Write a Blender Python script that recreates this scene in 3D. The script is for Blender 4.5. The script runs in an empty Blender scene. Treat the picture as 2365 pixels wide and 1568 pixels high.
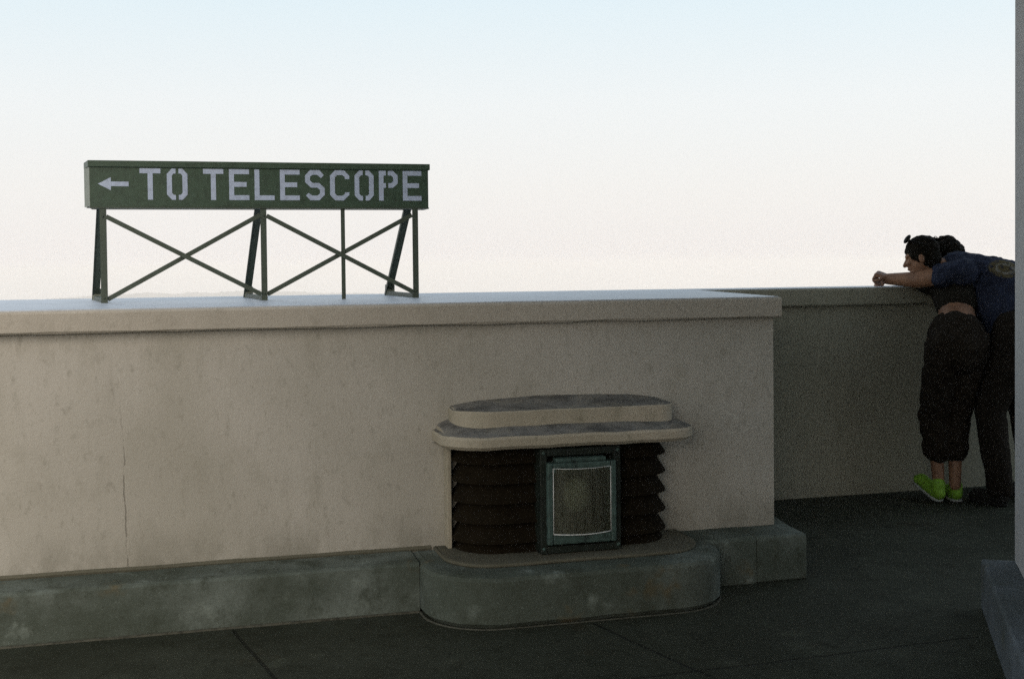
import bpy, bmesh, math, random
from mathutils import Vector, Matrix, noise
from mathutils.geometry import tessellate_polygon
random.seed(7)
S = bpy.context.scene
COL = S.collection
R = math.radians

# ------------------------------------------------------------------ camera
cd = bpy.data.cameras.new("camera"); cam = bpy.data.objects.new("camera", cd); COL.objects.link(cam)
yaw = math.atan2(10317, 2800); th = R(1.5); al = 0.0103
F0 = Vector((math.cos(yaw), math.sin(yaw), 0)); R0 = Vector((math.sin(yaw), -math.cos(yaw), 0)); Zv = Vector((0, 0, 1))
Fw = math.cos(th)*F0 - math.sin(th)*Zv; U0 = math.cos(th)*Zv + math.sin(th)*F0
Rr = math.cos(al)*R0 - math.sin(al)*U0; Uu = math.sin(al)*R0 + math.cos(al)*U0
M = Matrix((Rr, Uu, -Fw)).transposed().to_4x4(); M.translation = (0, 0, 1.4)
cam.matrix_world = M
cd.sensor_width = 36; cd.lens = 2800*36/2365
cd.shift_x = 0; cd.shift_y = -(784-684.3)/2365
cd.clip_start = 0.05; cd.clip_end = 60000
S.camera = cam

# ------------------------------------------------------------------ sky, sun, exposure
W = bpy.data.worlds.new("World"); S.world = W; W.use_nodes = True
wn, wl = W.node_tree.nodes, W.node_tree.links
SUN_EL, SUN_AZ = R(6), R(250)
bg = wn["Background"]
sky = wn.new("ShaderNodeTexSky"); sky.sky_type = 'NISHITA'; sky.sun_disc = False
sky.sun_elevation = SUN_EL; sky.sun_rotation = SUN_AZ; sky.altitude = 300
sky.air_density = 1.0; sky.dust_density = 3.0; sky.ozone_density = 1.5
bg.inputs[1].default_value = 0.12
# thick evening haze veils the sky, cream near the horizon and pale blue higher up
tc = wn.new("ShaderNodeTexCoord"); sx = wn.new("ShaderNodeSeparateXYZ"); wl.new(tc.outputs["Generated"], sx.inputs[0])
rp = wn.new("ShaderNodeValToRGB"); wl.new(sx.outputs[2], rp.inputs[0])
HAZE = [(0.0, (8.25, 7.85, 7.6)), (0.06, (8.25, 8.1, 7.9)), (0.13, (8.05, 8.3, 8.35)), (0.20, (7.2, 8.1, 8.5)), (0.27, (6.2, 7.7, 8.6)), (0.6, (5.2, 6.2, 7.2)), (1.0, (4.5, 5.4, 6.6))]
el = rp.color_ramp.elements
SC = 8.6
while len(el) < len(HAZE): el.new(0.5)
for e, (p, c) in zip(el, HAZE): e.position = p; e.color = (c[0]/SC, c[1]/SC, c[2]/SC, 1)
vm = wn.new("ShaderNodeVectorMath"); vm.operation = 'SCALE'; vm.inputs['Scale'].default_value = SC; wl.new(rp.outputs[0], vm.inputs[0])
mx = wn.new("ShaderNodeMix"); mx.data_type = 'RGBA'; mx.inputs[0].default_value = 0.9
wl.new(sky.outputs[0], mx.inputs[6]); wl.new(vm.outputs[0], mx.inputs[7]); wl.new(mx.outputs[2], bg.inputs[0])
sl = bpy.data.lights.new("sun", 'SUN'); sl.energy = 3.4; sl.angle = R(50); sl.color = (1, .86, .72)
sun = bpy.data.objects.new("sun", sl); COL.objects.link(sun)
sun.rotation_euler = Vector((-0.25, -0.85, 0.47)).to_track_quat('Z', 'Y').to_euler()
S.view_settings.view_transform = 'Standard'; S.view_settings.look = 'None'
S.view_settings.exposure = 0.0; S.view_settings.gamma = 1
S.cycles.volume_bounces = 12; S.cycles.max_bounces = 14; S.cycles.diffuse_bounces = 4
S.cycles.use_denoising = False
S.cycles.use_adaptive_sampling = True; S.cycles.adaptive_threshold = 0.012; S.cycles.adaptive_min_samples = 32
S.cycles.sample_clamp_indirect = 1.0

# ------------------------------------------------------------------ helpers
def tag(o, label=None, cat=None, group=None, kind=None):
    for k, v in (("label", label), ("category", cat), ("group", group), ("kind", kind)):
        if v: o[k] = v
    return o
def empty(name, loc, label, cat, group=None):
    o = bpy.data.objects.new(name, None); COL.objects.link(o); o.location = loc; o.empty_display_size = .1
    return tag(o, label, cat, group)
def link(name, me, mat, parent=None, smooth=False):
    o = bpy.data.objects.new(name, me); COL.objects.link(o)
    if mat: me.materials.append(mat)
    if smooth:
        for p in me.polygons: p.use_smooth = True
    if smooth == 'auto':
        b_ = bmesh.new(); b_.from_mesh(me)
        for e in b_.edges: e.smooth = len(e.link_faces) == 2 and e.calc_face_angle(0) < R(26)
        b_.to_mesh(me); b_.free()
    if parent:
        o.parent = parent
        w = parent.matrix_world if parent.parent else Matrix.Translation(parent.location)
        if parent.type == 'EMPTY': o.matrix_parent_inverse = Matrix.Translation(parent.location).inverted()
    return o
def obj(name, bm, mat, parent=None, smooth=False, bevel=0):
    me = bpy.data.meshes.new(name)
    bmesh.ops.recalc_face_normals(bm, faces=bm.faces); bm.to_mesh(me); bm.free()
    o = link(name, me, mat, parent, smooth)
    if bevel:
        b = o.modifiers.new("bevel", 'BEVEL'); b.width = bevel; b.segments = 2; b.limit_method = 'ANGLE'; b.angle_limit = R(40)
    return o
def box(bm, x0, x1, y0, y1, z0, z1):
    v = [bm.verts.new(p) for p in ((x0,y0,z0),(x1,y0,z0),(x1,y1,z0),(x0,y1,z0),(x0,y0,z1),(x1,y0,z1),(x1,y1,z1),(x0,y1,z1))]
    for f in ((0,3,2,1),(4,5,6,7),(0,1,5,4),(1,2,6,5),(2,3,7,6),(3,0,4,7)): bm.faces.new([v[i] for i in f])
def prism(bm, pts, z0, z1):
    a = [bm.verts.new((p[0], p[1], z0)) for p in pts]; b = [bm.verts.new((p[0], p[1], z1)) for p in pts]
    bm.faces.new(a[::-1]); bm.faces.new(b); n = len(pts)
    for i in range(n): bm.faces.new((a[i], a[(i+1)%n], b[(i+1)%n], b[i]))
def bar(bm, p0, p1, w, d, side=Vector((0, 1, 0))):
    """square bar: w across, d along `side`"""
    p0, p1 = Vector(p0), Vector(p1); ax = (p1-p0).normalized()
    s = (side-ax*side.dot(ax)).normalized(); t = ax.cross(s)
    v = []
    for p in (p0, p1):
        for a, b in ((-1,-1),(1,-1),(1,1),(-1,1)): v.append(bm.verts.new(p+t*a*w/2+s*b*d/2))
    for f in ((0,1,2,3),(7,6,5,4),(0,4,5,1),(1,5,6,2),(2,6,7,3),(3,7,4,0)): bm.faces.new([v[i] for i in f])
def sweep(bm, path, prof, close=True):
    """path: list of (x,y,nx,ny) outward normals; prof: list of (offset_out, z) closed profile"""
    rings = [[bm.verts.new((x+nx*o, y+ny*o, z)) for o, z in prof] for x, y, nx, ny in path]
    n = len(prof)
    for a, b in zip(rings, rings[1:]):
        for i in range(n): bm.faces.new((a[i], a[(i+1)%n], b[(i+1)%n], b[i]))
    if close:
        bm.faces.new(rings[0][::-1]); bm.faces.new(rings[-1])
def dpath(x0, x1, yb, yf, r, seg=10, step=0.04, r2=None):
    """D-shaped plan out of a wall: from (x0,yb) forward, round the corner, along yf, back to (x1,yb)"""
    P = []; r2 = r2 or r
    def lin(ax, ay, bx, by, nx, ny):
        n = max(1, int(math.hypot(bx-ax, by-ay)/step))
        for i in range(n): P.append((ax+(bx-ax)*i/n, ay+(by-ay)*i/n, nx, ny))
    lin(x0, yb, x0, yf+r, -1, 0)
    for i in range(seg+1):
        a = math.pi/2*i/seg; P.append((x0+r-r*math.cos(a), yf+r-r*math.sin(a), -math.cos(a), -math.sin(a)))
    lin(x0+r, yf, x1-r2, yf, 0, -1)
    for i in range(seg+1):
        a = math.pi/2*i/seg; P.append((x1-r2+r2*math.sin(a), yf+r2-r2*math.cos(a), math.sin(a), -math.cos(a)))
    lin(x1, yf+r2, x1, yb, 1, 0); P.append((x1, yb, 1, 0))
    Q = []
    for p in P:
        if not Q or math.hypot(p[0]-Q[-1][0], p[1]-Q[-1][1]) > 1e-4: Q.append(p)
    return Q
def dslab(bm, path, z0, z1, edge=0.008, wob=0.0, yb=None, dome=0.0):
    """solid slab on a D plan with softened edges; dome lifts the top towards the wall"""
    prof = [(-edge, z0), (0, z0+edge), (0, z1-edge), (-edge*.4, z1-edge*.3), (-edge*1.5, z1)]
    rings = []
    for x, y, nx, ny in path:
        w = noise.noise(Vector((x*9, y*9, z0*3)))*wob
        rings.append([bm.verts.new((x+nx*o, y+ny*o, z+w)) for o, z in prof])
    for a, b in zip(rings, rings[1:]):
        for i in range(len(prof)-1): bm.faces.new((a[i], b[i], b[i+1], a[i+1]))
    # top built as rows running back to the wall
    K = 8; xc = (path[0][0]+path[-1][0])/2; hw = abs(path[-1][0]-path[0][0])/2
    rows = [[r[-1] for r in rings]]
    for k in range(1, K+1):
        t = k/K; row = []
        for v in rows[0]:
            e = max(0, 1-abs((v.co.x-xc)/hw)**2.5)
            row.append(bm.verts.new((v.co.x, v.co.y+(yb-v.co.y)*t, z1+dome*t*e**.7+noise.noise(Vector((v.co.x*7, t*3, z1)))*wob)))
        rows.append(row)
    for a, b in zip(rows, rows[1:]):
        for i in range(len(a)-1):
            try: bm.faces.new((a[i], a[i+1], b[i+1], b[i]))
            except ValueError: pass
    bot = [r[0] for r in rings]
    e0 = bm.verts.new((path[-1][0], yb, z0)); e1 = bm.verts.new((path[0][0], yb, z0))
    bm.faces.new(bot[::-1]+[e1, e0])
    bmesh.ops.remove_doubles(bm, verts=bm.verts, dist=1e-5)

# ------------------------------------------------------------------ materials
class NT:
    def __init__(s, name):
        s.m = bpy.data.materials.new(name); s.m.use_nodes = True
        s.n, s.l = s.m.node_tree.nodes, s.m.node_tree.links; s.p = s.n["Principled BSDF"]
        s.pos = s.n.new("ShaderNodeNewGeometry").outputs["Position"]
    def set(s, sock, v):
        if hasattr(v, "is_linked") or hasattr(v, "links"): s.l.new(v, sock)
        else: sock.default_value = v
    def math(s, op, a, b=0.0, c=None, clamp=False):
        n = s.n.new("ShaderNodeMath"); n.operation = op; n.use_clamp = clamp
        s.set(n.inputs[0], a); s.set(n.inputs[1], b)
        if c is not None: s.set(n.inputs[2], c)
        return n.outputs[0]
    def noise(s, scale, detail=4, rough=.55, stretch=(1, 1, 1), off=0.0, dist=0.0):
        mp = s.n.new("ShaderNodeMapping"); mp.inputs["Scale"].default_value = stretch; mp.inputs["Location"].default_value = (off, off*1.7, off*.6)
        s.l.new(s.pos, mp.inputs[0])
        n = s.n.new("ShaderNodeTexNoise"); n.inputs["Scale"].default_value = scale; n.inputs["Detail"].default_value = detail
        n.inputs["Roughness"].default_value = rough; n.inputs["Distortion"].default_value = dist
        s.l.new(mp.outputs[0], n.inputs[0]); return n.outputs[0]
    def ramp(s, v, a, b, lo=0.0, hi=1.0):
        n = s.n.new("ShaderNodeMapRange"); n.interpolation_type = 'SMOOTHSTEP'; s.set(n.inputs[0], v)
        n.inputs[1].default_value = a; n.inputs[2].default_value = b; n.inputs[3].default_value = lo; n.inputs[4].default_value = hi
        return n.outputs[0]
    def mix(s, f, a, b, mode='MIX'):
        n = s.n.new("ShaderNodeMix"); n.data_type = 'RGBA'; n.blend_type = mode
        s.set(n.inputs[0], f)
        for i, v in ((6, a), (7, b)): s.set(n.inputs[i], v if hasattr(v, "links") else (*v, 1))
        return n.outputs[2]
    def xyz(s):
        n = s.n.new("ShaderNodeSeparateXYZ"); s.l.new(s.pos, n.inputs[0]); return n.outputs
    def bump(s, h, strength=.3, dist=.01):
        b = s.n.new("ShaderNodeBump"); b.inputs["Strength"].default_value = strength; b.inputs["Distance"].default_value = dist
        s.l.new(h, b.inputs["Height"]); s.l.new(b.outputs[0], s.p.inputs["Normal"])
    def line(s, p0, p1, w, wobble=0.01):
        """soft-edged mask of a segment on a horizontal plane (seam, joint)"""
        o = s.xyz(); dx, dy = p1[0]-p0[0], p1[1]-p0[1]; L = math.hypot(dx, dy); ux, uy = dx/L, dy/L
        ax = s.math('SUBTRACT', o[0], p0[0]); ay = s.math('SUBTRACT', o[1], p0[1])
        t = s.math('ADD', s.math('MULTIPLY', ax, ux), s.math('MULTIPLY', ay, uy))
        d = s.math('SUBTRACT', s.math('MULTIPLY', ax, -uy), s.math('MULTIPLY', ay, -ux))
        d = s.math('ADD', d, s.math('MULTIPLY', s.math('SUBTRACT', s.noise(3), .5), wobble*4))
        m = s.ramp(s.math('ABSOLUTE', d), w*.4, w, 1, 0)
        m = s.math('MULTIPLY', m, s.ramp(t, -.01, .02)); return s.math('MULTIPLY', m, s.ramp(t, L-.02, L+.01, 1, 0))
    def done(s, col, rough=.8, spec=.3, metal=0.0):
        s.set(s.p.inputs["Base Color"], col if hasattr(col, "links") else (*col, 1))
        s.set(s.p.inputs["Roughness"], rough); s.p.inputs["Specular IOR Level"].default_value = spec; s.p.inputs["Metallic"].default_value = metal
        return s.m

def stucco(name, base, blot, crack=False, amount=.6, topdirt=None):
    t = NT(name)
    big = t.noise(1.1, 3, .5, off=3); mid = t.noise(7, 5, .6, (1, 1, .55), off=1); fine = t.noise(60, 3, .6); sp = t.noise(260, 2, .7)
    str_ = t.noise(14, 4, .6, (1, 1, .16), off=8)
    c = t.mix(t.ramp(big, .35, .68, 0, .5*amount), base, blot)
    c = t.mix(t.ramp(mid, .50, .80, 0, .6*amount), c, blot)
    c = t.mix(t.ramp(str_, .58, .8, 0, .35*amount), c, tuple(x*.8 for x in blot))
    c = t.mix(t.ramp(t.noise(4.2, 6, .7, off=12), .62, .78, 0, .30), c, tuple(min(1, x*1.18) for x in base))
    c = t.mix(t.ramp(fine, .6, .75, 0, .22), c, tuple(x*.6 for x in blot))
    c = t.mix(t.ramp(sp, .35, .75, 0, .35), c, tuple(x*.62 for x in base))
    sm = t.noise(26, 4, .65, (1, 1, .6), off=15)
    c = t.mix(t.ramp(sm, .53, .74, 0, .6*amount), c, tuple(x*.8 for x in blot))
    if crack:
        z_ = t.xyz()[2]
        c = t.mix(t.math('MULTIPLY', t.ramp(z_, .20, .42, 1, 0), t.ramp(t.noise(5, 5, .7, (1, 1, .5), off=50), .35, .65, .15, .75)), c, tuple(x*.7 for x in blot))
        dr = t.noise(22, 3, .6, (1, 1, .05), off=60)
        c = t.mix(t.math('MULTIPLY', t.ramp(z_, .80, 1.16), t.ramp(dr, .55, .75, 0, .30)), c, tuple(x*.75 for x in blot))
        c = t.mix(t.ramp(t.noise(1.7, 4, .6, (1, 1, .35), off=71), .5, .72, 0, .35), c, tuple(x*1.05 for x in blot))
    if topdirt:
        gn = t.n.new("ShaderNodeNewGeometry"); sn = t.n.new("ShaderNodeSeparateXYZ"); t.l.new(gn.outputs["True Normal"], sn.inputs[0])
        f_ = t.math('MULTIPLY', t.ramp(sn.outputs[2], .55, .9), t.ramp(t.noise(8, 5, .7, off=33), .3, .55, .65, 1))
        c = t.mix(f_, c, t.mix(t.ramp(t.noise(12, 5, .7, off=40), .4, .65), topdirt, tuple(x*.5 for x in topdirt)))
    h = t.math('ADD', t.math('MULTIPLY', fine, .5), t.math('MULTIPLY', sp, .35)); h = t.math('ADD', h, t.math('MULTIPLY', mid, .8))
    if crack:
        o = t.xyz(); w = t.math('MULTIPLY', t.math('SUBTRACT', t.noise(9, 4, .7, off=5), .5), .03)
        d = t.math('SUBTRACT', t.math('SUBTRACT', o[0], t.math('MULTIPLY', o[2], -.021)), -.222)
        d = t.math('ABSOLUTE', t.math('ADD', d, w))
        m = t.ramp(d, .0008, .0042, 1, 0)
        m = t.math('MULTIPLY', m, t.ramp(o[2], .95, .55)); m = t.math('MULTIPLY', m, t.ramp(t.noise(22, 2, off=4), .38, .52, .15, 1))
        c = t.mix(t.math('MULTIPLY', m, .55), c, (.14, .125, .10))
        h = t.math('SUBTRACT', h, t.math('MULTIPLY', m, 1.0))
    t.bump(h, .45, .006)
    return t.done(c, .88, .25)
def concrete(name, base, lite, rust, dark, seams=()):
    t = NT(name)
    big = t.noise(2.2, 5, .62, off=2); mid = t.noise(9, 6, .65, (1, 1, .8), off=7); fine = t.noise(70, 4, .7)
    c = t.mix(t.ramp(big, .38, .66), base, lite)
    c = t.mix(t.ramp(mid, .5, .72, 0, .75), c, dark)
    c = t.mix(t.ramp(t.noise(3.4, 4, .6, off=21), .62, .72, 0, .8), c, rust)
    c = t.mix(t.ramp(t.noise(5.5, 5, .6, off=31), .60, .74, 0, .6), c, tuple(x*1.7 for x in lite))
    c = t.mix(t.ramp(fine, .45, .75, 0, .45), c, dark)
    c = t.mix(t.ramp(t.noise(150, 2, .7, off=9), .62, .74, 0, .5), c, tuple(x*1.6 for x in lite))
    c = t.mix(t.ramp(t.noise(.9, 6, .75, off=17), .45, .7, 0, .6), c, dark)
    h = t.math('ADD', mid, t.math('MULTIPLY', fine, .5))
    for p0, p1, w in seams:
        m = t.line(p0, p1, w); c = t.mix(t.math('MULTIPLY', m, .75), c, tuple(x*.35 for x in dark)); h = t.math('SUBTRACT', h, m)
    t.bump(h, .5, .006)
    return t.done(c, .85, .2)
def paint(name, col, var=.25, rough=.5, spec=.4, metal=0.0, scale=30):
    t = NT(name)
    c = t.mix(t.ramp(t.noise(scale, 5, .65), .4, .75, 0, 1), col, tuple(x*(1-var) for x in col))
    c = t.mix(t.ramp(t.noise(scale*6, 3, .7, off=4), .6, .8, 0, .4), c, tuple(x*.6 for x in col))
    t.bump(t.noise(scale*5, 3), .15, .003); return t.done(c, rough, spec, metal)

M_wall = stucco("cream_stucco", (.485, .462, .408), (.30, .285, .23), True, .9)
M_far = stucco("shade_toned_stucco", (.30, .29, .225), (.17, .17, .12))  # same stucco as the main wall, its shade darkened into the colour
M_cap = stucco("cap_stucco", (.47, .435, .37), (.31, .285, .23))
M_canopy = stucco("canopy_stucco", (.47, .42, .33), (.25, .235, .17), amount=.9, topdirt=(.185, .18, .165))
M_build = stucco("building_plaster", (.46, .46, .46), (.35, .35, .35))
M_plinth = concrete("plinth_concrete", (.074, .089, .072), (.155, .180, .160), (.13, .10, .05), (.042, .049, .034))
M_floor = concrete("roof_deck", (.030, .034, .022), (.044, .049, .034), (.036, .034, .020), (.018, .020, .011),
    [((.17, 4.78), (.285, 4.15), .010), ((1.52, 4.46), (1.70, 3.74), .011), ((1.30, 3.80), (2.86, 3.865), .009), ((.285, 4.15), (-1.5, 3.9), .008), ((1.70, 3.74), (1.75, 2.2), .011)])
M_bplinth = concrete("building_plinth_concrete", (.095, .11, .12), (.13, .15, .17), (.10, .10, .08), (.06, .07, .065))
M_bead = paint("pale_joint_filler", (.085, .085, .065), .6, .8, .2)
M_ledge = stucco("ledge_plaster", (.115, .11, .08), (.06, .06, .04))
M_top = paint("pale_roof_coating", (.50, .54, .60), .22, .42, .5, 0, 6)
M_green = paint("green_sign_enamel", (.038, .066, .042), .35, .45, .35)
M_greenl = paint("pale_sign_edge", (.17, .19, .15), .3, .5, .35)  # paler tone for the end plate and foot brackets
M_post = paint("green_steel", (.048, .064, .046), .3, .5, .35)
M_letter = paint("pale_blue_grey_lettering", (.36, .42, .53), .25, .5, .35)
M_bronze = paint("dark_bronze", (.012, .009, .005), .3, .9, .06, 0)
M_frame = paint("dark_patinated_frame", (.014, .020, .015), .6, .6, .25, 0, 25)
M_verd = paint("verdigris_bronze", (.056, .096, .084), .75, .6, .35, 0.0, 22)
M_rim = paint("polished_glass_edge", (.62, .64, .62), .2, .25, .6, 0.0)

# ------------------------------------------------------------------ terrain, hills, haze
bm = bmesh.new()
NR, NA = 44, 160; rows = []
for i in range(NR):
    r = 16*(12000/16)**(i/(NR-1)); row = []
    for j in range(NA):
        a = 2*math.pi*j/NA
        fall = min(1, (r-14)/1100); z = -5-245*(1-(1-fall)**2)**.8 if r < 1114 else -250
        z += noise.noise(Vector((math.cos(a)*r/400, math.sin(a)*r/400, 1)))*min(40, r*.02)
        row.append(bm.verts.new((math.cos(a)*r+1, math.sin(a)*r+2, z)))
    rows.append(row)
for a, b in zip(rows, rows[1:]):
    for j in range(NA): bm.faces.new((a[j], a[(j+1)%NA], b[(j+1)%NA], b[j]))
bm.faces.new(rows[0][::-1])
t = NT("haze_brightening_land"); land = t.done(t.mix(t.ramp(t.noise(.004, 6, .7), .4, .65), (.36, .35, .33), (.46, .45, .42)), .95, .1)  # land colour made pale so that it brightens the haze above
tag(obj("ground", bm, land, smooth=True), "lowland far below the terrace, coloured pale to brighten the haze it is lost in", "ground", kind="structure")
# far ridge with wooded crest
bm = bmesh.new(); D = 3600; rows = []
for j in range(420):
    az = -0.17+0.50*j/419           # angle from +Y
    x, y = math.sin(az)*D, math.cos(az)*D
    s = math.tan(az)
    e = -.0240
    e += .0042*math.exp(-((s+.035)/.055)**2)+.0048*math.exp(-((s-.06)/.05)**2)+.0018*math.exp(-((s-.145)/.03)**2)-.0012*max(0, (s-.12)/.1)
    h = 1.4+D*e+D*.0010*(noise.fractal(Vector((az*60, 0, 0)), 1, 2, 4))+D*.0016*max(0, noise.noise(Vector((az*420, 2, 0))))
    rows.append([bm.verts.new((x*k, y*k, z)) for k, z in ((.88, -262), (.96, h-60), (.99, h-14), (1, h), (1.04, h-22), (1.12, h-80), (1.25, -262))])
for a, b in zip(rows, rows[1:]):
    for i in range(6): bm.faces.new((a[i], a[i+1], b[i+1], b[i]))
t = NT("wooded_ridge"); rg = t.done(t.mix(t.ramp(t.noise(.02, 5, .7), .4, .65), (.04, .05, .03), (.10, .10, .07)), .95, .1)
tag(obj("hills", bm, rg, smooth=True), "faint hazy wooded ridge just above the parapet beneath the sign", "hills", kind="structure")
bm = bmesh.new(); box(bm, -12500, 12500, -12500, 12500, -330, 10.5)
hz = NT("haze_air"); hz.n.remove(hz.p)
pv = hz.n.new("ShaderNodeVolumePrincipled"); pv.inputs["Color"].default_value = (.99, .952, .915, 1); pv.inputs["Density"].default_value = 4.5e-4; pv.inputs["Anisotropy"].default_value = -0.1
hz.l.new(pv.outputs[0], hz.n["Material Output"].inputs["Volume"])
tag(obj("haze", bm, hz.m), "pale evening haze filling the air over the lowland", "haze", kind="stuff")

# ------------------------------------------------------------------ terrace floor
bm = bmesh.new(); box(bm, -9, 12, -6, 6.6, -5.5, 0)
tag(obj("floor", bm, M_floor), "dark grey green roof deck with thin seams in front of the parapets", "floor", kind="structure")

# ------------------------------------------------------------------ parapets
def run(bm, xs, prof, wob, seed, ends=None, wz=None):
    """profile (y,z) swept along x with slight unevenness; ends: function giving dx per y at the last ring"""
    rings = []
    for k, x in enumerate(xs):
        ring = []
        for i, (y, z) in enumerate(prof):
            n1 = noise.fractal(Vector((x*2.3, i*3.1+seed, 0)), 1, 2, 3)*wob; n2 = noise.fractal(Vector((x*3.7, i*5.3+seed, 9)), 1, 2, 4)*wob
            f = (wz[i] if wz else 1)
            ring.append(bm.verts.new((x+(ends(y) if ends and k == len(xs)-1 else 0), y+n1*.6, z+n2*f)))
        rings.append(ring)
    n = len(prof)
    for a, b in zip(rings, rings[1:]):
        for i in range(n): bm.faces.new((a[i], a[(i+1)%n], b[(i+1)%n], b[i]))
    bm.faces.new(rings[0][::-1]); bm.faces.new(rings[-1])
def fr(a, b, step): 
    n = max(2, int((b-a)/step)); return [a+(b-a)*i/n for i in range(n+1)]
slant = lambda y: (y-4.96)*.172
pw = empty("parapet_wall", (0, 5.5, 0), "broad cream stucco parapet carrying the telescope sign, with dark plinth", "parapet wall")
bm = bmesh.new(); run(bm, fr(-7, 2.585, .08), [(5.0, .19), (5.0, 1.165), (6.5, 1.165), (6.5, .0), (5.02, .0)], .0015, 1, lambda y: (y-5)*.172)
obj("wall", bm, M_wall, pw)
bm = bmesh.new(); run(bm, fr(-7, 2.607, .05), [(4.966, 1.150), (4.958, 1.158), (4.958, 1.229), (4.961, 1.236), (4.970, 1.240), (6.74, 1.240), (6.74, 1.15)], .0042, 4, slant, [1.1, 1.1, .5, .4, .3, 0.2, 0])
obj("cap", bm, M_cap, pw)
bm = bmesh.new(); prism(bm, [(-7, 4.972), (2.597, 4.972), (2.84, 6.41), (2.84, 6.735), (-7, 6.735)], 1.2395, 1.2435); obj("top_coating", bm, M_top, pw)
bm = bmesh.new(); run(bm, fr(-7, .903, .06), [(4.800, .0), (4.797, .01), (4.800, .188), (4.808, .197), (4.818, .201), (4.998, .205), (4.998, 0)], .003, 7)
pl = obj("plinth", bm, M_plinth, pw)
bm = bmesh.new(); run(bm, fr(2.0, 2.395, .06), [(4.800, .0), (4.797, .01), (4.800, .188), (4.808, .197), (4.818, .201), (4.998, .205), (4.998, 0)], .002, 17)
obj("plinth", bm, M_plinth, pw)
bm = bmesh.new(); run(bm, fr(2.399, 2.640, .06), [(4.800, .0), (4.797, .01), (4.800, .188), (4.808, .197), (4.818, .201), (4.998, .205), (4.998, 0)], .002, 27)
obj("plinth", bm, M_plinth, pw, bevel=.006)
bm = bmesh.new(); prism(bm, [(2.60, 5.0), (2.655, 5.0), (2.90, 6.44), (2.84, 6.44)], 0, .195)
obj("plinth", bm, M_plinth, pw)
bm = bmesh.new(); run(bm, fr(-7, .90, .04), [(4.789, .0), (4.790, .006), (4.799, .008), (4.799, .0)], .0022, 9)
obj("joint_filler", bm, M_bead, pw)
bm = bmesh.new(); run(bm, fr(-7, .99, .04), [(4.994, .203), (4.990, .212), (4.996, .222), (5.001, .222), (5.001, .203)], .003, 12)
obj("plaster_lip", bm, M_ledge, pw)

fw = empty("parapet_wall", (6, 6.5, 0), "shaded lower cream parapet behind, the one the couple lean on", "parapet wall")
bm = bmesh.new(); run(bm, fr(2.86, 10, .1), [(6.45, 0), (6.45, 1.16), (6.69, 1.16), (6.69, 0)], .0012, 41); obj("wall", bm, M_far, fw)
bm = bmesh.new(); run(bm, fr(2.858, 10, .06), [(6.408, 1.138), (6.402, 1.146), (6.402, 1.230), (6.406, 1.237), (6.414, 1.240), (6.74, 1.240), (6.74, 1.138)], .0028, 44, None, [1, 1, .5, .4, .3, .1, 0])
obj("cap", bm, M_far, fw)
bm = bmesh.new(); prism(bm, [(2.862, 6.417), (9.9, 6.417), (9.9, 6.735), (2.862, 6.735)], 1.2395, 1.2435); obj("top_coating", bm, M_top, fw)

# ------------------------------------------------------------------ lamp housing on the parapet
lh = empty("wall_light", (1.55, 4.75, 0), "rounded concrete light housing with stepped canopy, dark louvres and square glass lamp", "wall light")
bm = bmesh.new(); dslab(bm, dpath(.905, 2.17, 4.998, 4.475, .27, 14), 0, .202, .02, .003, 4.998)
obj("base", bm, M_plinth, lh, smooth='auto')
bm = bmesh.new(); sweep(bm, dpath(.905, 2.17, 4.80, 4.475, .27, 14), [(-.002, 0), (.005, 0), (.003, .003), (-.002, .004)]); obj("joint_filler", bm, M_bead, lh)
bm = bmesh.new(); dslab(bm, dpath(1.0, 2.10, 4.999, 4.615, .20, 12), .2, .217, .006, .003, 4.999)
obj("ledge", bm, M_ledge, lh, smooth='auto')
bm = bmesh.new(); dslab(bm, dpath(1.0, 2.092, 4.999, 4.685, .17, 12, r2=.13), .656, .713, .014, .0045, 4.999, .088)
obj("lower_canopy", bm, M_canopy, lh, smooth='auto')
bm = bmesh.new(); dslab(bm, dpath(1.072, 2.030, 4.999, 4.79, .15, 12, r2=.09), .690, .801, .007, .004, 4.999, .034)
obj("upper_canopy", bm, M_canopy, lh, smooth='auto')
bm = bmesh.new(); dslab(bm, dpath(1.124, 1.957, 4.999, 4.815, .12, 10), .215, .666, .003, 0, 4.999)
obj("housing_core", bm, M_bronze, lh)
for k in range(6):
    zt = .59-.0815*k
    bm = bmesh.new()
    sweep(bm, dpath(1.124, 1.957, 4.99, 4.815, .12, 20), [(.001, min(.664, zt+.078)), (.004, min(.665, zt+.079)), (.056, zt), (.056, zt-.004), (.001, zt-.008)] if zt-.01 > .2 else [(.001, zt+.078), (.006, zt+.079), (.040, .225), (.040, .218), (.001, .218)])
    obj("louver_slat", bm, M_bronze, lh, smooth="auto")
for x, w_ in ((1.050, .018), (1.986, .014)):
    bm = bmesh.new(); box(bm, x, x+w_, 4.93, 4.999, .217, .664); obj("side_strip", bm, M_canopy, lh, bevel=.003)
fx = 1.56
def ring(bm, x0, x1, z0, z1, t, y0, y1, tb=None):
    tb = tb or t
    box(bm, x0, x0+t, y0, y1, z0, z1); box(bm, x1-t, x1, y0, y1, z0, z1)
    box(bm, x0+t+.0005, x1-t-.0005, y0+.0005, y1, z1-tb, z1-.0005); box(bm, x0+t+.0005, x1-t-.0005, y0+.0005, y1, z0+.0005, z0+tb)
bm = bmesh.new(); ring(bm, 1.388, 1.735, .219, .648, .030, 4.705, 4.80)
frm = obj("lamp_frame", bm, M_frame, lh, bevel=.004)
bm = bmesh.new(); ring(bm, 1.413, 1.709, .258, .592, .024, 4.684, 4.76, .040); box(bm, 1.452, 1.668, 4.690, 4.75, .5915, .610)
vf = obj("lamp_bezel", bm, M_verd, lh, bevel=.006)
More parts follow.
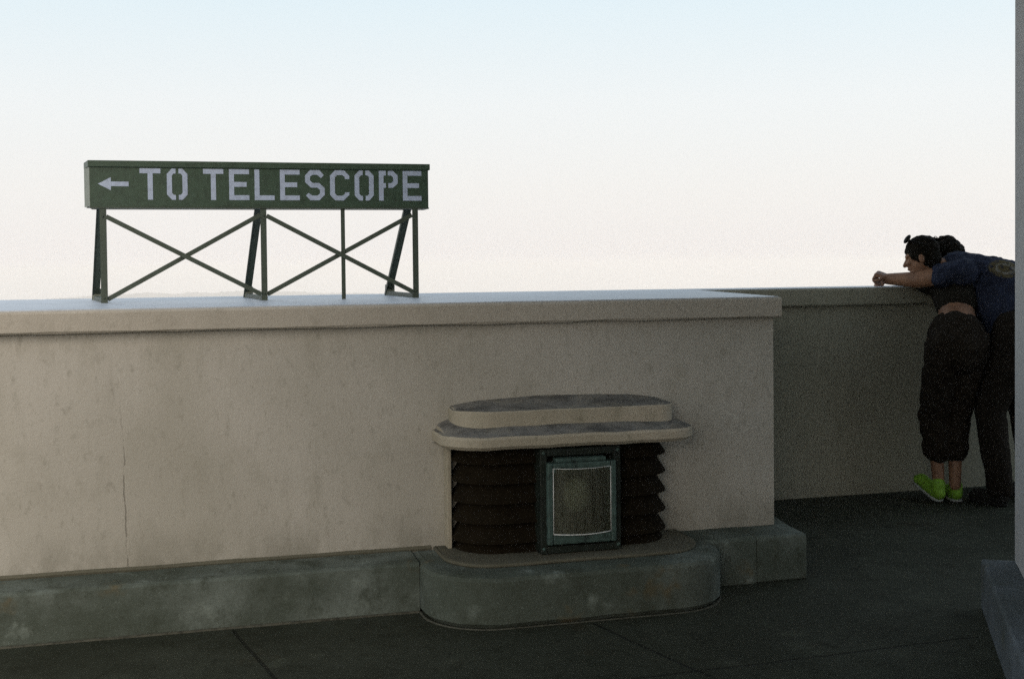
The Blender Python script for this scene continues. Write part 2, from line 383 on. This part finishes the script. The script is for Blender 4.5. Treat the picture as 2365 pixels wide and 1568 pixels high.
for x in (1.402, 1.722):
    for z in (.240, .632):
        bm = bmesh.new(); bmesh.ops.create_uvsphere(bm, u_segments=10, v_segments=6, radius=.008, matrix=Matrix.Translation((x, 4.705, z)))
        obj("bolt", bm, M_verd, frm, smooth=True)
# curved ribbed lens, bulging out of the bezel
def lens_y(u, z): return 4.690-.036*(1-u*u)
bm = bmesh.new(); gx0, gx1, gz0, gz1 = 1.438, 1.685, .302, .570; g = []
for i in range(97):
    u = -1+2*i/96; x = (gx0+gx1)/2+u*(gx1-gx0)/2
    rib = .0011*math.sin(i*math.pi)**2 + (.0012 if i % 3 == 0 else 0)
    g.append([bm.verts.new((x, lens_y(u, z)-rib, z)) for z in (gz0, (gz0+gz1)/2, gz1)]+[bm.verts.new((x, lens_y(u, 0)+.006, z)) for z in (gz1, gz0)])
for a, b in zip(g, g[1:]):
    for i in range(5): bm.faces.new((a[i], a[(i+1)%5], b[(i+1)%5], b[i]))
bm.faces.new(g[0][::-1]); bm.faces.new(g[-1])
t = NT("ribbed_lens_glass")
o_ = t.xyz(); rb = t.math('SINE', t.math('MULTIPLY', o_[0], 900)); t.bump(t.math('ADD', rb, t.noise(90, 3, .6, (1, 1, .2))), .2, .0015)
M_glass = t.done(t.mix(t.ramp(t.noise(60, 3, .6, (1, 1, .1)), .4, .7), (.12, .125, .095), (.06, .064, .045)), .3, .4)
tb_ = t.n.new("ShaderNodeBsdfTransparent"); tb_.inputs[0].default_value = (.82, .84, .76, 1); ms_ = t.n.new("ShaderNodeMixShader"); ms_.inputs[0].default_value = .42
t.l.new(tb_.outputs[0], ms_.inputs[1]); t.l.new(t.p.outputs[0], ms_.inputs[2]); t.l.new(ms_.outputs[0], t.n["Material Output"].inputs[0])
obj("lens", bm, M_glass, vf)
bm = bmesh.new()
def tubep(bm, pts, r, seg=8):
    rings = []
    for i, p in enumerate(pts):
        p = Vector(p); q = Vector(pts[min(i+1, len(pts)-1)])-Vector(pts[max(i-1, 0)]); q.normalize()
        up = Vector((0, 0, 1)) if abs(q.z) < .9 else Vector((1, 0, 0)); a = q.cross(up).normalized(); b = q.cross(a)
        rr = r[i] if isinstance(r, (list, tuple)) else r
        rings.append([bm.verts.new(p+(a*math.cos(k*2*math.pi/seg)+b*math.sin(k*2*math.pi/seg))*rr) for k in range(seg)])
    for a, b in zip(rings, rings[1:]):
        for k in range(seg): bm.faces.new((a[k], a[(k+1)%seg], b[(k+1)%seg], b[k]))
    bm.faces.new(rings[0][::-1]); bm.faces.new(rings[-1])
top = [((gx0+gx1)/2+(-1+2*i/24)*(gx1-gx0)/2, lens_y(-1+2*i/24, 0)-.002, gz1) for i in range(25)]
bot = [(x, y, gz0) for x, y, z in top]
for pts, r in ((top, .0014), (bot, .0024), ([top[0], bot[0]], .0026), ([top[-1], bot[-1]], .0020)): tubep(bm, pts, r)
obj("lens_rim", bm, M_rim, vf, smooth=True)
bm = bmesh.new(); bmesh.ops.create_uvsphere(bm, u_segments=24, v_segments=14, radius=1, matrix=Matrix.Translation((1.555, 4.745, .450)) @ Matrix.Diagonal((.062, .05, .075, 1)))
obj("reflector", bm, paint("dull_reflector", (.66, .68, .62), .25, .4, .4), vf, smooth=True)

# ------------------------------------------------------------------ telescope sign
sg = empty("sign", (.38, 6.0, 1.24), "green steel sign TO TELESCOPE with white arrow, on braced legs atop parapet", "sign")
SY = 5.8
bm = bmesh.new()
v = [bm.verts.new(p) for p in ((-.398, SY, 1.680), (1.158, SY, 1.680), (1.158, SY, 1.868), (-.398, SY, 1.868), (-.424, SY+.14, 1.680), (1.158, SY+.14, 1.680), (1.158, SY+.14, 1.868), (-.424, SY+.14, 1.868))]
for f in ((0,1,2,3),(5,4,7,6),(0,4,5,1),(3,2,6,7),(1,5,6,2),(0,3,7,4)): bm.faces.new([v[i] for i in f])
panel = obj("sign_panel", bm, M_green, sg)
bm = bmesh.new(); bar(bm, (-.417, SY+.07, 1.684), (-.417, SY+.07, 1.866), .003, .134, Vector((-.034, .14, 0)).normalized()); 
bmesh.ops.translate(bm, verts=bm.verts, vec=(.0020, 0, 0)); obj("end_plate", bm, M_greenl, sg)
bm = bmesh.new(); prism(bm, [(-.405, SY-.008), (1.166, SY-.008), (1.166, SY+.148), (-.434, SY+.148)], 1.861, 1.890)
obj("lid", bm, M_green, sg, bevel=.002)
bm = bmesh.new(); box(bm, -.400, 1.160, SY-.005, SY+.143, 1.674, 1.6795); obj("bottom_rail", bm, M_post, sg)
# stencil lettering
H0, H1, LW, T_ = 1.7130, 1.8560, .0915, .0225
def P(bm, X, pts):
    a = [bm.verts.new((X+x*LW, SY-.0012, H0+y*(H1-H0))) for x, y in pts]; b = [bm.verts.new((X+x*LW, SY+.002, H0+y*(H1-H0))) for x, y in pts]
    n = len(pts)
    for tri in tessellate_polygon([[Vector((x, y, 0)) for x, y in pts]]):
        bm.faces.new([a[i] for i in tri]); bm.faces.new([b[i] for i in tri][::-1])
    for i in range(n): bm.faces.new((a[(i+1)%n], a[i], b[i], b[(i+1)%n]))
w, h = T_/LW, T_/(H1-H0)
GL = {
 'T': [[(0,1),(0,1-h),(.38,1-h),(.38,0),(.38+w,0),(.38+w,1-h),(1,1-h),(1,1)]],
 'E': [[(0,1),(0,0),(1,0),(1,h),(w,h),(w,.43),(.87,.43),(.87,.43+h),(w,.43+h),(w,1-h),(1,1-h),(1,1)]],
 'L': [[(0,1),(0,0),(1,0),(1,h),(w,h),(w,1)]],
 'O': [[(.43,1),(.24,1),(0,.83),(0,.17),(.24,0),(.43,0),(.43,h),(.33,h),(w,.22),(w,.78),(.33,1-h),(.43,1-h)],
       [(.57,1),(.57,1-h),(.67,1-h),(1-w,.78),(1-w,.22),(.67,h),(.57,h),(.57,0),(.76,0),(1,.17),(1,.83),(.76,1)]],
 'C': [[(.73,1),(.26,1),(0,.82),(0,.18),(.26,0),(.70,0),(1,.19),(1,.27),(.77,.27),(.77,.22),(.64,h),(.36,h),(w,.24),(w,.76),(.36,1-h),(.64,1-h),(.77,.77),(.77,.71),(1,.71),(1,.82)]],
 'S': [[(.74,1),(.26,1),(0,.82),(0,.60),(.30,.42),(.62,.42),(.76,.34),(.76,.23),(.62,h),(.36,h),(.17,.245),(.03,.16),(.26,0),(.72,0),(1,.18),(1,.41),(.72,.575),(.38,.575),(.25,.66),(.25,.77),(.37,1-h),(.62,1-h),(.82,.735),(.96,.84)]],
 'P': [[(0,1),(0,0),(w,0),(w,.43),(.37,.43),(.37,.43+h),(w,.43+h),(w,1-h),(.37,1-h),(.37,1)],
       [(.48,1),(.48,1-h),(.64,1-h),(1-w,.78),(1-w,.65),(.66,.43+h),(.50,.43+h),(.50,.43),(.74,.43),(1,.58),(1,.85),(.74,1)]],
}
bm = bmesh.new()
for ch, X in zip("TOTELESCOPE", (-.1823, -.063, .0985, .2156, .3316, .4489, .566, .6834, .8002, .9171, 1.0331)):
    for poly in GL[ch]: P(bm, X, poly)
obj("lettering", bm, M_letter, panel)
bm = bmesh.new()
pts = [(-.364, 1.784), (-.308, 1.755), (-.308, 1.774), (-.231, 1.7735), (-.231, 1.7945), (-.308, 1.795), (-.308, 1.814)]
a = [bm.verts.new((x, SY-.0012, z)) for x, z in pts]; b = [bm.verts.new((x, SY+.002, z)) for x, z in pts]
for tri in tessellate_polygon([[Vector((x, z, 0)) for x, z in pts]]): bm.faces.new([a[i] for i in tri]); bm.faces.new([b[i] for i in tri][::-1])
for i in range(7): bm.faces.new((a[(i+1)%7], a[i], b[i], b[(i+1)%7]))
obj("arrow", bm, M_letter, panel)
for x in (-.345, .370, 1.092):
    bm = bmesh.new(); box(bm, x-.014, x+.014, SY, SY+.004, 1.240, 1.674); box(bm, x+.010, x+.014, SY+.0045, SY+.03, 1.240, 1.674)
    obj("post", bm, M_post, sg)
bm = bmesh.new(); box(bm, .733, .752, SY+.0055, SY+.010, 1.240, 1.674); obj("post", bm, M_post, sg)
for xt, xb in ((-.362, -.425), (.355, .320), (1.078, 1.060)):
    bm = bmesh.new(); bar(bm, (xt, SY+.125, 1.676), (xb, 6.44, 1.243), .036, .006, Vector((0, 1, .3))); bar(bm, (xt-.015, SY+.135, 1.676), (xb-.015, 6.45, 1.243), .005, .026, Vector((0, 1, .3)))
    obj("rear_leg", bm, M_post, sg)
    bm = bmesh.new(); f0 = {-.425: -.345, .320: .370, 1.060: 1.092}[xb]
    bar(bm, (f0, SY+.03, 1.2535), (xb, 6.45, 1.2535), .024, .022, Vector((0, 0, 1))); obj("foot_rail", bm, M_post, sg, bevel=.002)
    bm = bmesh.new(); prism(bm, [(xb-.012, 6.40), (xb+.03, 6.40), (xb+.03, 6.47), (xb-.012, 6.47)], 1.24, 1.30); obj("foot_bracket", bm, M_greenl, sg, bevel=.004)
for (x0, x1, k) in ((-.331, .356, 0), (.384, 1.078, 1)):
    bm = bmesh.new(); bar(bm, (x0, SY-.003, 1.636+.004*k), (x1, SY-.003, 1.272), .021, .004); obj("brace", bm, M_post, sg)
    bm = bmesh.new(); bar(bm, (x0, SY+.012, 1.260+.012*k), (x1, SY+.012, 1.645), .021, .004); obj("brace", bm, M_post, sg)
for x, z in ((-.345, 1.636), (-.345, 1.266), (.370, 1.64), (.370, 1.276), (1.092, 1.64), (1.092, 1.276)):
    bm = bmesh.new(); bmesh.ops.create_uvsphere(bm, u_segments=8, v_segments=5, radius=.005, matrix=Matrix.Translation((x, SY-.001, z)))
    obj("rivet", bm, M_post, sg, smooth=True)

# ------------------------------------------------------------------ observatory building at the right
K = Vector((3.180, 4.112)); u = Vector((.52, .854)).normalized(); vv = Vector((u.y, -u.x))
bd = empty("building", (K.x, K.y, 0), "pale grey building corner at the right edge with dark concrete plinth", "building")
q = [K, K-u*8.5, K-u*8.5+vv*5, K+vv*5]
bm = bmesh.new(); prism(bm, [tuple(p) for p in q], .195, 9.5); obj("wall", bm, M_build, bd, bevel=.008)
o2 = .125; q2 = [K+u*.01-vv*o2, K-u*8.6-vv*o2, K-u*8.6+vv*5.1, K+u*.01+vv*5.1]
bm = bmesh.new(); prism(bm, [tuple(p) for p in q2], 0, .2); obj("plinth", bm, M_bplinth, bd, bevel=.01)
bm = bmesh.new(); q3 = [K+u*.3-vv*.3, K-u*8.8-vv*.3, K-u*8.8+vv*5.3, K+u*.3+vv*5.3]
prism(bm, [tuple(p) for p in q3], 9.5, 9.9); obj("added_shade_cornice", bm, M_build, bd)  # unseen cornice, added to cast shade on the right

bm = bmesh.new(); q4 = [K+u*2.9-vv*2.5, K-u*8.8-vv*2.5, K-u*8.8-vv*.001, K+u*.0-vv*.001, K+u*.001+vv*1.5, K+u*2.9+vv*1.5]
prism(bm, [tuple(p) for p in q4], 3.42, 3.66); obj("added_shade_slab", bm, M_build, bd)  # unseen overhead slab, added to shade the recess and deck at the right

# ------------------------------------------------------------------ people
def cap_(bm, p0, p1, r0, r1, seg=14):
    p0, p1 = Vector(p0), Vector(p1); ax = (p1-p0); L = ax.length
    if L < 1e-6: return
    ax /= L; a = ax.orthogonal().normalized(); b = ax.cross(a); rings = []
    N = 5
    for i in range(N): 
        t = math.pi/2*(1-i/N); rings.append((p0-ax*r0*math.sin(t), r0*math.cos(t)))
    for i in range(N+1):
        t = i/N; rings.append((p0+ax*L*t, r0+(r1-r0)*t))
    for i in range(1, N+1):
        t = math.pi/2*i/N; rings.append((p1+ax*r1*math.sin(t), r1*math.cos(t)))
    vs = []
    for c, r in rings:
        r = max(r, 1e-4); vs.append([bm.verts.new(c+(a*math.cos(2*math.pi*k/seg)+b*math.sin(2*math.pi*k/seg))*r) for k in range(seg)])
    for x, y in zip(vs, vs[1:]):
        for k in range(seg): bm.faces.new((x[k], x[(k+1)%seg], y[(k+1)%seg], y[k]))
    bm.faces.new(vs[0][::-1]); bm.faces.new(vs[-1])
def basis(f, up=(0, 0, 1)):
    f = Vector(f).normalized(); up = Vector(up); r = f.cross(up).normalized(); u_ = r.cross(f)
    return Matrix((r, f, u_)).transposed().to_4x4()
def ell(bm, c, rad, B=None):
    bmesh.ops.create_icosphere(bm, subdivisions=3, radius=1, matrix=Matrix.Translation(c) @ (B or Matrix()) @ Matrix.Diagonal((*rad, 1)))
def fuse(name, bm, mat, parent, voxel=.006, smooth=4, rough=0.0, rs=12.0):
    """fuse overlapping volumes into one continuous skin"""
    me = bpy.data.meshes.new(name); bmesh.ops.recalc_face_normals(bm, faces=bm.faces); bm.to_mesh(me); bm.free()
    tmp = bpy.data.objects.new("tmp", me); COL.objects.link(tmp)
    m = tmp.modifiers.new("r", 'REMESH'); m.mode = 'VOXEL'; m.voxel_size = voxel
    s = tmp.modifiers.new("s", 'SMOOTH'); s.factor = .5; s.iterations = smooth
    dg = bpy.context.evaluated_depsgraph_get(); dg.update()
    nm = bpy.data.meshes.new_from_object(tmp.evaluated_get(dg)); nm.name = name
    bpy.data.objects.remove(tmp); bpy.data.meshes.remove(me)
    if rough:
        nr = [v_.normal.copy() for v_ in nm.vertices]
        for v_, n_ in zip(nm.vertices, nr): v_.co += n_*rough*noise.fractal(v_.co*rs, 1, 2, 3)
    nm.materials.clear(); return link(name, nm, mat, parent, smooth=True)
def head(bm, c, B, s=1.0):
    """B columns: right, forward, up"""
    def at(x, y, z): return Vector(c)+(B @ Vector((x, y, z, 0))).to_3d()*s
    ell(bm, at(0, -.012, .022), (.074*s, .094*s, .086*s), B); ell(bm, at(0, .022, -.045), (.056*s, .066*s, .066*s), B)
    ell(bm, at(0, .062, -.092), (.026*s, .024*s, .020*s), B)
    cap_(bm, at(0, .082, .006), at(0, .104, -.030), .008*s, .013*s); ell(bm, at(0, .083, -.058), (.024*s, .012*s, .010*s), B)
    ell(bm, at(0, .074, .022), (.05*s, .016*s, .012*s), B)
    for sx_ in (-1, 1):
        ell(bm, at(sx_*.078, -.006, -.012), (.009*s, .020*s, .033*s), B); ell(bm, at(sx_*.03, .072, -.02), (.02*s, .02*s, .016*s), B)
    return at
def hand(bm, wr, d, nrm, side, curl=.5):
    """palm and five bent fingers; d fingers direction, nrm back of the hand, side +1/-1 thumb side"""
    d = Vector(d).normalized(); nrm = Vector(nrm).normalized(); t = d.cross(nrm).normalized()*side
    wr = Vector(wr)
    for k in range(4):
        o = t*(.026-.0175*k)
        cap_(bm, wr+o*.6, wr+d*.082+o, .014, .0115, 10)
        L = (.040, .046, .043, .033)[k]; p = wr+d*(.084-.003*abs(k-1))+o; a = curl
        for j in range(3):
            q_ = p+(d*math.cos(a)-nrm*math.sin(a))*L*(1, .62, .5)[j]; cap_(bm, p, q_, .0095-.0008*j, .0088-.0009*j, 10); p = q_; a += curl
    p = wr+d*.025+t*.026
    q_ = p+(d*.6+t*.7-nrm*.3).normalized()*.042; cap_(bm, p, q_, .013, .011, 10); cap_(bm, q_, q_+(d*.9+t*.1-nrm*.4).normalized()*.034, .0105, .009, 10)

t = NT("skin_tone"); M_skin = t.done(t.mix(t.ramp(t.noise(14, 4), .35, .7), (.27, .145, .085), (.19, .10, .06)), .55, .35)
M_hair = paint("black_hair", (.010, .008, .005), .4, .8, .08, 0, 80)
M_jersey = paint("black_jersey", (.014, .012, .008), .3, .9, .15, 0, 60)
M_pants = paint("dark_brown_trousers", (.018, .013, .008), .35, .9, .15, 0, 50)
M_shorts = paint("dark_brown_cotton", (.016, .012, .008), .3, .9, .15, 0, 50)
M_shoe = paint("neon_green_mesh_shoe", (.20, .40, .035), .4, .6, .3, 0, 60)
M_sole = paint("pale_grey_rubber", (.36, .38, .36), .2, .7, .3)
M_black = paint("black_plastic", (.008, .008, .007), .2, .6, .2)
# blue shirt with a round print on the back
t = NT("blue_tshirt")
c = t.mix(t.ramp(t.noise(25, 4, .6), .35, .7), (.024, .031, .056), (.016, .020, .036))
bx = Vector((4.588, 6.02, 1.345))
mp = t.n.new("ShaderNodeVectorMath"); mp.operation = 'SUBTRACT'; t.l.new(t.pos, mp.inputs[0]); mp.inputs[1].default_value = bx
dt = []
ax_u = Vector((.88, -.42, -.18)).normalized(); ax_v = Vector((.15, .0, 1)).normalized()
for a_ in (ax_u, ax_v):
    n_ = t.n.new("ShaderNodeVectorMath"); n_.operation = 'DOT_PRODUCT'; t.l.new(mp.outputs[0], n_.inputs[0]); n_.inputs[1].default_value = a_; dt.append(n_.outputs['Value'])
rr = t.math('SQRT', t.math('ADD', t.math('POWER', t.math('ABSOLUTE', t.math('DIVIDE', dt[0], .095)), 2), t.math('POWER', t.math('ABSOLUTE', t.math('DIVIDE', dt[1], .055)), 2)))
blob = t.math('MULTIPLY', t.ramp(rr, .85, 1.05, 1, 0), t.ramp(t.noise(45, 3, .7, off=2), .38, .5))
c = t.mix(t.math('MULTIPLY', blob, .8), c, (.12, .10, .045))
ringm = t.math('MULTIPLY', t.ramp(t.math('ABSOLUTE', t.math('SUBTRACT', rr, .48)), .08, .16, 1, 0), t.ramp(t.noise(60, 2, .6, off=6), .40, .52))
c = t.mix(t.math('MULTIPLY', ringm, .85), c, (.20, .20, .18))
t.bump(t.noise(300, 2), .2, .002); M_shirt = t.done(c, .9, .15)

# --- standing woman with dark curls, further from the camera
pa = empty("person", (4.25, 6.1, 0), "person with curly dark hair, black top and neon green shoes, leaning on parapet", "person")
bm = bmesh.new(); Bh = basis((.25, 1, -.15)); hc = Vector((4.475, 6.44, 1.417))
head(bm, hc, Bh, .97)
cap_(bm, hc+Vector((-.01, -.03, -.06)), (4.45, 6.32, 1.27), .052, .058)
cap_(bm, (4.44, 6.30, 1.24), (4.37, 6.17, 1.12), .125, .105); cap_(bm, (4.37, 6.17, 1.12), (4.30, 6.06, 1.02), .100, .108); cap_(bm, (4.28, 6.05, .98), (4.275, 6.03, .93), .125, .13)
for sx_, sh, elb, wr in ((-1, (4.30, 6.31, 1.25), (4.30, 6.52, 1.285), (4.50, 6.61, 1.275)), (1, (4.58, 6.27, 1.25), (4.70, 6.50, 1.285), (4.50, 6.58, 1.280))):
    cap_(bm, (4.44, 6.29, 1.25), sh, .07, .055); cap_(bm, sh, elb, .046, .036); cap_(bm, elb, wr, .037, .024)
    hand(bm, wr, Vector(wr)-Vector(elb), (0, 0, 1), sx_, .25)
for hp, kn, an in (((4.20, 6.03, .92), (4.19, 6.13, .50), (4.195, 6.085, .10)), ((4.34, 6.00, .92), (4.31, 6.10, .50), (4.285, 6.06, .10))):
    cap_(bm, hp, kn, .085, .052); cap_(bm, kn, an, .052, .032)
obA = fuse("body", bm, M_skin, pa, .006, 3)
bm = bmesh.new()
ell(bm, hc+Vector((0, -.025, .022)), (.097, .108, .102), Bh); ell(bm, hc+Vector((-.01, -.045, -.03)), (.085, .075, .08), Bh)
for k in range(90):
    a_, b_ = random.uniform(0, 2*math.pi), random.uniform(-.5, 1.5); d_ = Vector((math.cos(a_)*math.cos(b_), math.sin(a_)*math.cos(b_), math.sin(b_)))
    ell(bm, hc+Vector((0, -.03, .02))+Vector((d_.x*.088, d_.y*.095, d_.z*.094)), (random.uniform(.011, .022),)*3)
hairA = fuse("hair", bm, M_hair, pa, .005, 1, .004, 60)
bm = bmesh.new()
for k in range(46):   # loose curls standing up from the crown
    a_ = random.uniform(0, 2*math.pi); base_ = hc+Vector((math.cos(a_)*.055-.015, math.sin(a_)*.05, .108+random.uniform(-.02, .0)))
    rr_, ph, hgt = random.uniform(.008, .015), random.uniform(0, 6), random.uniform(.006, .022)
    if base_.x < hc.x-.02: hgt *= 1.2
    tubep(bm, [base_+Vector((math.cos(ph+i*.8)*rr_, math.sin(ph+i*.8)*rr_*.6, hgt*math.sin(i/9*math.pi))) for i in range(10)], .0022, 5)
for k in range(26):
    a_ = random.uniform(-.2, 1.7); base_ = hc+Vector((math.cos(a_)*.094, -.02, .02+math.sin(a_)*.095)); ph = random.uniform(0, 6)
    tubep(bm, [base_+Vector((math.cos(a_)*.002*i+math.cos(ph+i)*.005, math.sin(ph+i)*.005, math.sin(a_)*.002*i)) for i in range(7)], .0013, 4)
obj("curl", bm, M_hair, hairA, smooth=True)
bm = bmesh.new()
cap_(bm, (4.44, 6.30, 1.26), (4.37, 6.17, 1.15), .142, .124); cap_(bm, (4.44, 6.29, 1.26), (4.31, 6.30, 1.25), .075, .068); cap_(bm, (4.44, 6.29, 1.26), (4.57, 6.27, 1.25), .075, .068)
cap_(bm, (4.30, 6.31, 1.25), (4.30, 6.42, 1.27), .062, .054); cap_(bm, (4.58, 6.27, 1.25), (4.65, 6.40, 1.27), .062, .054)
fuse("black_top", bm, M_jersey, pa, .007, 3, .005, 14)
bm = bmesh.new()
cap_(bm, (4.288, 6.05, .955), (4.275, 6.04, .90), .160, .172)
for hp, kn, an in (((4.205, 6.03, .92), (4.19, 6.13, .50), (4.192, 6.10, .30)), ((4.345, 6.00, .92), (4.315, 6.10, .50), (4.297, 6.075, .30))):
    cap_(bm, hp, kn, .112, .086); cap_(bm, kn, an, .086, .074)
fuse("trousers", bm, M_pants, pa, .007, 2, .011, 15)
M_dshoe = paint("dark_canvas_shoe", (.02, .018, .015), .3, .8, .2)
def shoe(parent, heel, toe, mt=None):
    heel, toe = Vector(heel), Vector(toe); d = (toe-heel); L = d.length; d.normalize(); r_ = d.cross(Vector((0, 0, 1))).normalized(); n_ = r_.cross(d)
    B = Matrix((r_, d, n_)).transposed().to_4x4()
    def at(x, y, z): return heel+r_*x+d*y+n_*z
    bm = bmesh.new(); ell(bm, at(0, .05, .052), (.036, .055, .045), B); cap_(bm, at(0, .06, .045), at(0, L-.055, .038), .040, .040); ell(bm, at(.004, L-.05, .034), (.046, .055, .028), B)
    cap_(bm, at(0, .05, .06), at(0, .06, .095), .040, .040)
    s_ = fuse("shoe", bm, mt or M_shoe, parent, .005, 3)
    bm = bmesh.new(); cap_(bm, at(0, .045, .012), at(0, L-.05, .012), .036, .046)
    for v_ in bm.verts:
        z_ = (v_.co-heel).dot(n_); v_.co += n_*((.012+(z_-.012)*.34)-z_)
    obj("sole", bm, M_dshoe if mt else M_sole, s_, smooth=True)
shoe(pa, (4.185, 6.05, .0), (4.19, 6.31, .085)); shoe(pa, (4.285, 6.03, .0), (4.37, 6.27, .0))

# --- man in the blue T-shirt bent over the parapet, nearer the camera
pb = empty("person", (4.8, 6.0, 0), "person in blue T-shirt bent over parapet, sunglasses pushed up on the head", "person")
bm = bmesh.new(); Bh = basis((-.80, .56, -.26)); hc = Vector((4.225, 6.31, 1.420))
hat = head(bm, hc, Bh, .95)
cap_(bm, hc+Vector((.035, -.01, -.045)), (4.40, 6.25, 1.34), .056, .062)
cap_(bm, (4.46, 6.24, 1.315), (4.62, 6.11, 1.27), .115, .11); cap_(bm, (4.62, 6.11, 1.27), (4.72, 6.0, 1.10), .108, .12)
cap_(bm, (4.46, 6.24, 1.32), (4.37, 6.11, 1.325), .08, .062); cap_(bm, (4.46, 6.24, 1.32), (4.56, 6.42, 1.32), .08, .062)
sh, elb, wr = Vector((4.355, 6.11, 1.33)), Vector((4.185, 6.265, 1.285)), Vector((4.075, 6.42, 1.290))
cap_(bm, sh, elb, .060, .050); cap_(bm, elb, wr, .050, .034); hand(bm, wr+Vector((.012, -.01, .006)), (-.62, .60, .30), (-.2, -.2, 1), -1, 1.05)
sh2, elb2, wr2 = Vector((4.56, 6.43, 1.33)), Vector((4.42, 6.62, 1.285)), Vector((4.24, 6.60, 1.278))
cap_(bm, sh2, elb2, .056, .043); cap_(bm, elb2, wr2, .043, .029); hand(bm, wr2, (-1, -.25, .05), (0, 0, 1), 1, .35)
for hp, kn, an in (((4.58, 5.92, 1.0), (4.44, 5.98, .54), (4.46, 5.89, .09)), ((4.80, 6.02, 1.0), (4.76, 6.10, .54), (4.79, 6.0, .09))):
    cap_(bm, hp, kn, .095, .058); cap_(bm, kn, an, .058, .036)
fuse("body", bm, M_skin, pb, .006, 3)
bm = bmesh.new()
ell(bm, hat(0, -.022, .036), (.082, .100, .090), Bh); ell(bm, hat(0, -.055, -.02), (.074, .064, .075), Bh); cap_(bm, hat(-.07, .012, .02), hat(-.072, .014, -.025), .014, .009); cap_(bm, hat(.07, .012, .02), hat(.072, .014, -.025), .014, .009)
hb = fuse("hair", bm, M_hair, pb, .005, 2, .005, 40)
bm = bmesh.new()   # sunglasses pushed up above the forehead
for sx_ in (-1, 1):
    B2 = Bh @ Matrix.Rotation(R(50), 4, 'X')
    ell(bm, hat(sx_*.033, .046, .128), (.033, .013, .030), B2)
    cap_(bm, hat(sx_*.066, .040, .122), hat(sx_*.080, -.060, .060), .0035, .003, 8)
cap_(bm, hat(-.012, .052, .130), hat(.012, .052, .130), .004, .004, 8)
obj("sunglasses", bm, M_black, pb, smooth=True)
bm = bmesh.new()
cap_(bm, (4.445, 6.24, 1.32), (4.64, 6.10, 1.285), .128, .126); cap_(bm, (4.64, 6.10, 1.285), (4.74, 6.0, 1.05), .126, .170); cap_(bm, (4.74, 6.0, 1.05), (4.73, 5.98, .93), .170, .172)
cap_(bm, (4.46, 6.23, 1.325), (4.375, 6.11, 1.328), .092, .078); cap_(bm, (4.46, 6.24, 1.325), (4.56, 6.41, 1.328), .092, .078)
cap_(bm, (4.365, 6.11, 1.33), (4.270, 6.175, 1.308), .078, .068); cap_(bm, (4.56, 6.42, 1.33), (4.47, 6.51, 1.305), .074, .066)
cap_(bm, (4.58, 6.06, 1.15), (4.69, 5.98, .90), .12, .165); cap_(bm, (4.54, 6.13, 1.2), (4.58, 6.04, .92), .10, .10)
fuse("t_shirt", bm, M_shirt, pb, .007, 2, .014, 13)
bm = bmesh.new()
cap_(bm, (4.72, 5.98, .95), (4.72, 5.97, .90), .155, .165)
for hp, kn in (((4.58, 5.92, .99), (4.45, 5.97, .54)), ((4.80, 6.02, .99), (4.77, 6.09, .54))):
    cap_(bm, hp, kn, .125, .088); cap_(bm, kn, Vector(kn)+Vector((.02, -.07, -.44)), .088, .072)
bp = bmesh.new(); ell(bp, (4.635, 5.875, .74), (.075, .10, .085)); fuse("pocket_panel", bp, paint("dull_green_cotton", (.030, .052, .026), .3, .9, .15, 0, 50), pb, .008, 2)
fuse("trousers", bm, M_shorts, pb, .008, 3, .008, 10)
shoe(pb, (4.47, 5.84, 0), (4.42, 6.11, 0), M_dshoe); shoe(pb, (4.80, 5.95, 0), (4.76, 6.22, 0), M_dshoe)
